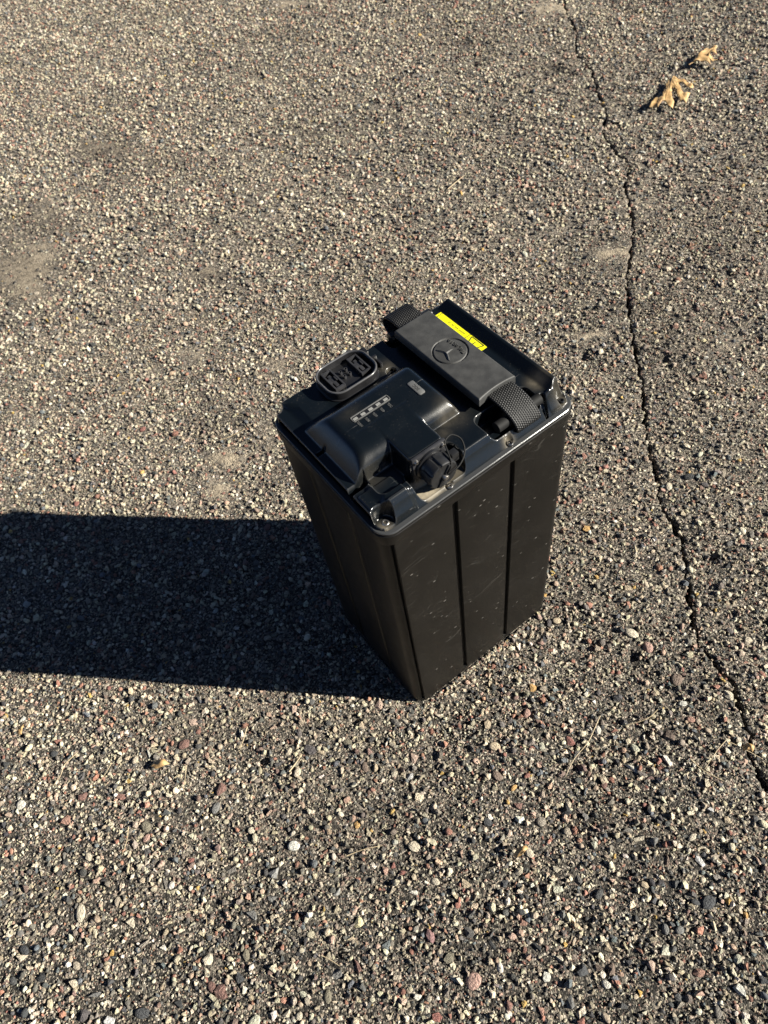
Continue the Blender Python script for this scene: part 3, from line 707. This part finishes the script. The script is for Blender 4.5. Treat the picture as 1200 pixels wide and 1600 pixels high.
# --- charge indicator on the hump
DECK = 386.75
ind = loft('charge_indicator', [[(36.6 + s, 79.2 + t, z) for s, t in rrect(35.6, 5.9, 1.5, 5, i_)] for z, i_ in ((DECK - .9, .1), (DECK + .25, .1), (DECK + .3, .3), (DECK + .25, .7), (DECK - .35, .8))], M_BTN, batt, cap0=False, cap1=False, angle=40)
bm = bmesh.new(); box_bm(bm, 37.2, 71.6, 79.8, 84.5, DECK - 1.2, DECK - .3); bm_obj('window', bm, M_BLK, ind)
for s in (39.8, 47.0, 54.2, 61.4, 68.6):
    bm = bmesh.new(); box_bm(bm, s - 1.9, s + 1.9, 80.6, 83.0, DECK - .5, DECK - .05, .12); bm_obj('indicator_light', bm, M_LED, ind)
for s, tx in ((39.2, '100%'), (46.2, '80%'), (53.3, '60%'), (60.4, '40%'), (67.5, '20%')):
    place_text('percentage_mark', tx, 3.1, .05, s, 74.6, DECK + .06, M_WHT, ind)
btn = loft('check_button', [[(90.4 + s, 66.5 + t, z) for s, t in rrect(5.8, 16.5, 1.4, 5, i_)] for z, i_ in ((DECK - .8, 0), (DECK + .35, 0), (DECK + .6, .4))], M_BTN, batt, angle=40)
place_text('button_text', 'SOC', 3.6, .05, 93.3, 74.6, DECK + .66, M_BLK, btn)

# --- warning label
LZ = TOP + .22
bm = bmesh.new(); box_bm(bm, 163.6, 174.6, 82.6, 142.4, TOP - .4, LZ, .0); 
wl_ = bm_obj('warning_label', bm, M_YEL, batt); wl_['label'] = 'yellow warning label with a black triangle beside the grip'
def bar(bm, a, b, wd, z):
    A, B = Vector((*a, 0)), Vector((*b, 0)); d = (B - A).normalized(); n_ = Vector((-d.y, d.x, 0)) * wd / 2
    q = [A + n_, A - n_, B - n_, B + n_]
    vs = [bm.verts.new(Vector((p.x, p.y, z_)) * MM) for z_ in (z, z + .08) for p in q]
    for f in ((3, 2, 1, 0), (4, 5, 6, 7), (0, 1, 5, 4), (1, 2, 6, 5), (2, 3, 7, 6), (3, 0, 4, 7)): bm.faces.new([vs[k] for k in f])
bm = bmesh.new()
for a, b in (((164.6, 140.2), (173.2, 140.2)), ((173.2, 140.2), (173.2, 103.4)), ((173.2, 103.4), (164.6, 103.4))): bar(bm, a, b, .65, LZ - .01)
bm_obj('printed_frame', bm, M_FAINT, wl_)
bm = bmesh.new()
for a, b in (((172.0, 100.6), (163.8, 97.0)), ((172.0, 100.6), (171.9, 85.6)), ((171.9, 85.6), (163.8, 88.6)), ((169.7, 93.4), (165.0, 93.8))): bar(bm, a, b, .95, LZ)
bm_obj('warning_triangle', bm, M_INK, wl_)
bm = bmesh.new(); tt = 128.0; rr_ = random.Random(3)
while tt > 108:
    ln = rr_.uniform(.7, 1.3); bar(bm, (168.6 + rr_.uniform(-.1, .1), tt), (170.6, tt - ln * .4), .45, LZ); bar(bm, (169.0, tt - .2), (170.2, tt - ln), .4, LZ + .02); tt -= ln + rr_.choice([.5, .5, 1.8])
bm_obj('small_print', bm, M_FAINT, wl_)

# --- charging port
port = bpy.data.objects.new('charging_port', None); COL.objects.link(port); port.parent = batt
bm = bmesh.new(); box_bm(bm, 46.4, 77.6, 20.4, 23.4, 357.5, 386.0, 1.0); bm_obj('flange', bm, M_SOCK, port, angle=40)
for s in (49.6, 74.6):
    for z in (382.6, 361.5): screw(s, 20.2, z, 1.9, M_STEEL, port, (0, -1, 0))
AX = (62.2, 20.5, 371.3)
lathe('threaded_collar', [(14.2, 0), (14.2, 2.2), (13.2, 2.6), (12.2, 2.7), (12.2, 6)], AX, (0, -1, 0), M_BLK, port, seg=40)
def lob(a, j): return 1 - .085 * (1 if (math.sin(a * 8) > .7) else 0)
cap = lathe('cap', [(12.4, 4.2), (12.9, 4.6), (12.9, 14.6), (12.5, 15.6), (11.9, 16.0), (4, 16.1)], AX, (0, -1, 0), M_BLKSAT, port, seg=96, angle=30, lobes=lambda a, j: lob(a, j) if j < 4 else 1)
bm = bmesh.new(); box_bm(bm, -10.5, 10.5, -1.6, .6, -1.7, 1.7, .5); rib = bm_obj('thumb_rib', bm, M_BLKSAT, cap, angle=40)
rib.location = V(AX[0], AX[1] - 16.0, AX[2]); rib.rotation_euler = (0, RAD(-58), 0)
lathe('centre_pin', [(2.4, 15.5), (2.4, 18.4), (1.9, 19.3), (.8, 19.6)], AX, (0, -1, 0), M_STEEL, cap, seg=20)
bm = bmesh.new(); box_bm(bm, 74.0, 80.5, 9.0, 15.0, 371.0, 379.5, .8); bm_obj('side_lug', bm, M_BLKSAT, port, angle=40)
tube('tether', [(63.0, 2.6, 371.6), (67.5, 1.6, 373.5), (76, 2.5, 375.2), (84.5, 7.5, 377.5), (88.5, 16, 381), (84.5, 21.5, 384.5), (79, 21.2, 385.0), (75.0, 19.0, 384.0)], .65, M_CORD, port)
tube('tether_loop', [(62.2, 2.2, 371.3), (64, 2.0, 375.0), (69, 4.0, 380.4), (74.6, 17.5, 384.2)], .6, M_CORD, port)

# --- carry strap: two ends of webbing round two bars, with a moulded grip
strap = bpy.data.objects.new('carry_strap', None); COL.objects.link(strap); strap.parent = batt
def webbing(path, s0, s1, skew):
    P = [np.array(p, float) for p in path]; Q = [2 * P[0] - P[1]] + P + [2 * P[-1] - P[-2]]; fine = []
    for i in range(1, len(Q) - 2):
        for k in range(24):
            t = k / 24
            fine.append(.5 * (2 * Q[i] + (Q[i + 1] - Q[i - 1]) * t + (2 * Q[i - 1] - 5 * Q[i] + 4 * Q[i + 1] - Q[i + 2]) * t * t + (3 * Q[i] - Q[i - 1] - 3 * Q[i + 1] + Q[i + 2]) * t ** 3))
    fine = np.array(fine); L = np.concatenate([[0], np.cumsum(np.hypot(*np.diff(fine, axis=0).T))])
    step = .3; l2 = np.arange(0, L[-1], step); y = np.interp(l2, L, fine[:, 0]); z = np.interp(l2, L, fine[:, 1])
    ty, tz = np.gradient(y), np.gradient(z); nn = np.hypot(ty, tz); ny, nz = -tz / nn, ty / nn
    if nz[len(nz) // 4] < 0: ny, nz = -ny, -nz
    ws = np.arange(0, s1 - s0 + .01, .32); n1, n2 = len(l2), len(ws)
    LL, WW = np.meshgrid(l2, ws, indexing='ij')
    # plain weave: picks across, floats along
    pick, yarn = 1.9, 1.85
    ph = (np.floor(WW / yarn) % 2)
    hgt = .65 * np.abs(np.sin(math.pi * WW / yarn)) * (.15 + .85 * np.abs(np.sin(math.pi * (LL / pick + .5 * ph))))
    edge = np.minimum(WW, (s1 - s0) - WW); hgt = np.where(edge < .8, hgt * .5 - .3 * (.8 - edge), hgt)
    tk = 1.5
    S_ = s0 + WW + skew * (LL / L[-1])
    top = np.stack([S_, y[:, None] + ny[:, None] * (tk / 2 + hgt), z[:, None] + nz[:, None] * (tk / 2 + hgt)], -1).reshape(-1, 3)
    bot = np.stack([S_, y[:, None] - ny[:, None] * (tk / 2 + hgt), z[:, None] - nz[:, None] * (tk / 2 + hgt)], -1).reshape(-1, 3)
    i_ = np.arange(n1 * n2).reshape(n1, n2)
    f1 = np.stack([i_[:-1, :-1], i_[:-1, 1:], i_[1:, 1:], i_[1:, :-1]], -1).reshape(-1, 4)
    f2 = f1[:, ::-1] + n1 * n2
    def rim(a): return np.stack([a[:-1], a[1:], a[1:] + n1 * n2, a[:-1] + n1 * n2], -1)
    fs = np.concatenate([f1, f2, rim(i_[:, 0]), rim(i_[:, -1]), rim(i_[0]), rim(i_[-1])])
    return mesh_obj('webbing', np.concatenate([top, bot]) * MM, fs.tolist(), M_WEB, strap, smooth=True)
GZ = 384.3
webbing([(40, 380.0), (31, 379.4), (21, 377.2), (12, 372.8), (6.0, 366.8), (4.6, 362.0), (8, 359.8)], 130.5, 155.0, 4.0)
webbing([(134, 380.2), (143, 381.8), (152, 383.2), (159.5, 382.2), (163.5, 377.5), (161.5, 371.5), (155, 367.5), (148, 365.5)], 128.0, 153.0, -3.0)
lathe('strap_bar', [(3.4, 0), (4.6, .5), (4.6, 45.0), (3.4, 45.5)], (121.5, 15.0, 367.8), (1, 0, 0), M_CORD, strap, seg=24)
lathe('strap_bar', [(3.4, 0), (4.6, .5), (4.6, 45.0), (3.4, 45.5)], (119.5, 146.5, 372.5), (1, 0, 0), M_BLK, strap, seg=24)
# grip: a slab with softly crowned top, eased edges, hollowed front end and a ring cut into it
ES, ET = 139.6, 89.3; EZ = GZ + .3
gs = np.concatenate([[-18.5, -18.45, -18.3], np.linspace(-18.0, 18.0, 91), [18.3, 18.45, 18.5]]); gt = np.concatenate([[0, .05, .25], np.linspace(.6, 105.9, 262), [106.25, 106.45, 106.5]])
A, B = np.meshgrid(gs, gt, indexing='ij')
hollow = 1.8 * (1 - (A / 18.5) ** 2) * np.clip(1 - B / 9, 0, 1)
gS, gT = 140.0 + A, 33.5 + B + hollow
ed = np.minimum(18.5 - np.abs(A), np.minimum(B, 106.5 - B))
gZ = GZ + .35 * (1 - (A / 18.5) ** 2) - np.interp(ed, [0, .05, .25, .6, 1.2], [5.5, 1.5, .7, .25, 0])
rr_ = np.hypot(gS - ES, gT - ET); gZ -= 1.15 * (1 - sst(.3, .85, np.abs(rr_ - 14.2)))
gZ[0, :] = gZ[-1, :] = 377.0; gZ[:, 0] = gZ[:, -1] = 377.0
n1, n2 = gS.shape; i_ = np.arange(n1 * n2).reshape(n1, n2)
f1 = np.stack([i_[:-1, :-1], i_[1:, :-1], i_[1:, 1:], i_[:-1, 1:]], -1).reshape(-1, 4).tolist()
loop = list(i_[:, 0]) + list(i_[-1, 1:]) + list(i_[-2::-1, -1]) + list(i_[0, -2:0:-1])
f1.append(tuple(int(k) for k in loop[::-1]))
grip = mesh_obj('grip', np.stack([gS, gT, gZ], -1).reshape(-1, 3) * MM, f1, M_RUB, strap, smooth=True)
grip.data.set_sharp_from_angle(angle=RAD(50))
# winged mark: two swept wings and a stem, ridged
def blade(pts_l, pts_r, ridge):
    """closed shape between two edges with a raised ridge line"""
    n_ = len(ridge); vs = []; fs = []
    for a, b, c in zip(pts_l, ridge, pts_r):
        vs += [V(ES + a[0], ET + a[1], EZ - .1), V(ES + b[0], ET + b[1], EZ + b[2]), V(ES + c[0], ET + c[1], EZ - .1)]
    for k in range(n_ - 1):
        fs += [(3 * k, 3 * k + 1, 3 * k + 4, 3 * k + 3), (3 * k + 1, 3 * k + 2, 3 * k + 5, 3 * k + 4)]
    return vs, fs
allv, allf = [], []
for sg in (1, -1):
    L_ = [(-3.0, 0), (-3.6, sg * 2.2), (-5.0, sg * 5.0), (-6.6, sg * 7.4), (-7.2, sg * 9.0)]
    R_ = [(-5.4, 0), (-6.2, sg * 2.4), (-7.6, sg * 5.2), (-8.4, sg * 7.2), (-7.6, sg * 9.2)]
    Rd = [(-4.2, 0, 1.2), (-4.9, sg * 2.3, 1.3), (-6.2, sg * 5.1, 1.2), (-7.5, sg * 7.3, .9), (-7.4, sg * 9.1, .0)]
    v_, f_ = blade(L_, R_, Rd); k0 = len(allv); allv += v_; allf += [tuple(i + k0 for i in q) for q in f_]
v_, f_ = blade([(-4.6, 1.6), (-2.6, .9), (.2, .6), (3.2, .1)], [(-4.6, -1.6), (-2.6, -.9), (.2, -.6), (3.2, -.1)], [(-4.6, 0, 1.3), (-2.6, 0, 1.2), (.2, 0, 1.0), (3.2, 0, .1)])
k0 = len(allv); allv += v_; allf += [tuple(i + k0 for i in q) for q in f_]
mesh_obj('emblem_mark', allv, allf, M_RUB, grip)
for k, ch in enumerate('TALARIA'):
    u = (k - 3) / 3
    o = place_text('emblem_letter', ch, 5.0, .55, ES + 7.4 - .9 * (u * u - .4), ET + 9.0 * u, EZ + .15, M_RUB, grip)
    o.rotation_euler = (0, 0, math.pi / 2 + .16 * u)

# ------------------------------------------------------------------ leaves, fragments, straw
def leaf_obj(name, px_outline, curl, label, cat, group=None, thick=.0004, lift=.006, grow=0):
    """outline given as photo pixels, laid on the ground at its real size, then curled"""
    if grow:
        q = px_outline; m_ = len(q); ar = sum(q[k][0] * q[(k + 1) % m_][1] - q[(k + 1) % m_][0] * q[k][1] for k in range(m_)); sg = 1 if ar > 0 else -1; new = []
        for k in range(m_):
            tx, ty = q[(k + 1) % m_][0] - q[k - 1][0], q[(k + 1) % m_][1] - q[k - 1][1]; ln = math.hypot(tx, ty) + 1e-6
            new.append((q[k][0] + sg * ty / ln * grow, q[k][1] - sg * tx / ln * grow))
        px_outline = new
    pts = [px_ground(x, y) for x, y in px_outline]
    c = sum(pts, Vector()) / len(pts); bm = bmesh.new()
    vs = [bm.verts.new((p.x - c.x, p.y - c.y, 0)) for p in pts]
    f = bm.faces.new(vs); bmesh.ops.triangulate(bm, faces=[f], ngon_method='EAR_CLIP')
    bmesh.ops.subdivide_edges(bm, edges=bm.edges[:], cuts=3, use_grid_fill=True)
    bmesh.ops.triangulate(bm, faces=bm.faces[:])
    rmax = max(v.co.xy.length for v in bm.verts)
    for v in bm.verts:
        q = v.co.xy.length / rmax; a = math.atan2(v.co.y, v.co.x)
        v.co.z = curl * (1 - q * q) * (1 + .3 * math.sin(2 * a + 1)) + .0026 * math.sin(v.co.x * 260) * math.cos(v.co.y * 210)
    zmin = min(v.co.z for v in bm.verts)
    for v in bm.verts: v.co.z -= zmin
    r_ = bmesh.ops.solidify(bm, geom=bm.faces[:], thickness=thick)
    o = bm_obj(name, bm, M_LEAF, smooth=True)
    o.location = (c.x, c.y, lift); tag(o, label, cat, group); return o
def zz_(pts, ox, oy, sc): return [(ox + x / sc, oy + y / sc) for x, y in pts]
L1 = zz_([(120,975),(180,895),(285,855),(300,790),(345,735),(335,690),(400,610),(430,570),(480,610),(560,620),(640,680),(690,730),(650,750),(600,690),(540,655),(490,665),(500,740),(560,820),(650,810),(610,870),(600,920),(560,890),(530,900),(490,810),(440,760),(400,780),(395,870),(430,920),(420,990),(370,960),(330,900),(270,910),(225,975),(170,960)], 1000, 60, 8.571)
lf1 = leaf_obj('oak_leaf', L1, .0045, 'larger curled tan oak leaf lying right of the crack near the top', 'leaf', 'dry oak leaves', grow=1.5)
L2 = zz_([(690,400),(740,330),(770,300),(860,240),(920,215),(970,160),(1000,205),(960,235),(1000,280),(930,265),(890,275),(900,320),(950,345),(1010,365),(940,375),(880,355),(930,395),(850,375),(800,370),(740,380)], 1000, 60, 8.571)
lf2 = leaf_obj('oak_leaf', L2, .0055, 'smaller tan oak leaf farthest up at the right of the crack', 'leaf', 'dry oak leaves', grow=1.5)
for lf, pts in ((lf1, [(430,575),(400,680),(370,760),(330,860)]), (lf2, [(640,420),(720,380),(800,330),(900,290)])):
    pp = [px_ground(*q) for q in zz_(pts, 1000, 60, 8.571)]
    loc = lf.location
    tube('midrib', [((p.x - loc.x) / MM, (p.y - loc.y) / MM, 4.0 + 1.0 * math.sin(i)) for i, p in enumerate(pp)], .8, M_LEAF, lf)
leaf_obj('leaf_fragment', [(236,1199),(247,1190),(262,1190),(268,1196),(258,1201),(246,1204)], .005, 'folded straw-yellow leaf fragment beside a red stone at lower left', 'leaf fragment', 'leaf fragments', lift=.004)
leaf_obj('leaf_fragment', [(802,1338),(808,1327),(822,1323),(825,1328),(815,1338),(806,1343)], .005, 'pale yellow leaf fragment below the battery, lower right of centre', 'leaf fragment', 'leaf fragments', lift=.004)
leaf_obj('leaf_fragment', [(1158,1168),(1164,1164),(1175,1170),(1173,1178),(1166,1175),(1159,1176)], .004, 'orange brown leaf fragment touching the lower end of the crack', 'leaf fragment', 'leaf fragments', lift=.004)
leaf_obj('leaf_fragment', [(31,1150),(34,1138),(42,1134),(44,1140),(38,1150)], .004, 'small tan leaf scrap near the left edge below the shadow', 'leaf fragment', 'leaf fragments', lift=.004)

STRAW = [([(937,1120),(927,1143),(917,1163),(897,1187),(883,1215)], .75, 'long bent dry grass stem right of centre beside a red stone'),
([(1027,1110),(1010,1125),(977,1135)], .6, 'curved pale grass blade just above the white oval pebble'),
([(1133,1158),(1117,1177),(1100,1203)], .7, 'straight dry grass blade left of the orange leaf fragment'),
([(1137,1160),(1163,1173),(1190,1187)], .7, 'dry grass blade lying across the crack at the right edge'),
([(1077,1187),(1097,1205),(1130,1222)], .8, 'dark curved grass stem right of the white oval pebble'),
([(543,1338),(570,1328),(598,1322)], .7, 'gently curved straw lying below the middle of the battery'),
([(123,1177),(103,1197),(97,1213),(85,1230)], .7, 'crooked straw left of two dark red stones at lower left'),
([(280,1428),(307,1423),(323,1433),(325,1447)], .5, 'thin hooked grass stem at lower left near a grey pebble'),
([(388,1137),(382,1155),(377,1173)], .7, 'short upright-looking straw just below the shadow'),
([(203,1293),(200,1315),(193,1338)], .6, 'thin straw beside a pink stone at lower left'),
([(453,1207),(463,1194),(473,1180)], 1.3, 'thick pale stick beside the dark purple-grey stone'),
([(503,1493),(517,1500),(532,1510)], .6, 'short straw above the large dark grey stone at the bottom'),
([(177,1193),(168,1208),(158,1223)], .5, 'faint straw between the crooked straw and the yellow leaf fragment'),
([(293,1197),(291,1217),(288,1237)], .5, 'fine straw just right of the yellow leaf fragment'),
([(205,895),(217,880),(232,867)], .5, 'thin grass stem lying inside the battery shadow'),
([(345,690),(362,684),(385,672)], .8, 'short pale stick on the dirt left of the battery'),
([(700,298),(712,288),(726,276)], 1.3, 'short brown stick above and right of the battery strap')]
for pts, r_, lab in STRAW:
    pp = [px_ground(x, y) for x, y in pts]; c = pp[len(pp) // 2]
    loc_pts = [((p.x - c.x) / MM, (p.y - c.y) / MM, 0.6 + 1.2 * abs(math.sin(i * 1.7 + pts[0][0]))) for i, p in enumerate(pp)]
    o = tube('dry_stem', loc_pts, lambda u, r_=r_: r_ * .82 * (1 - .55 * u), M_STRAW, None, seg=6)
    o.location = (c.x, c.y, .0022); tag(o, lab, 'dry grass' if r_ < 1 else 'stick', 'dry stems scattered on the asphalt')
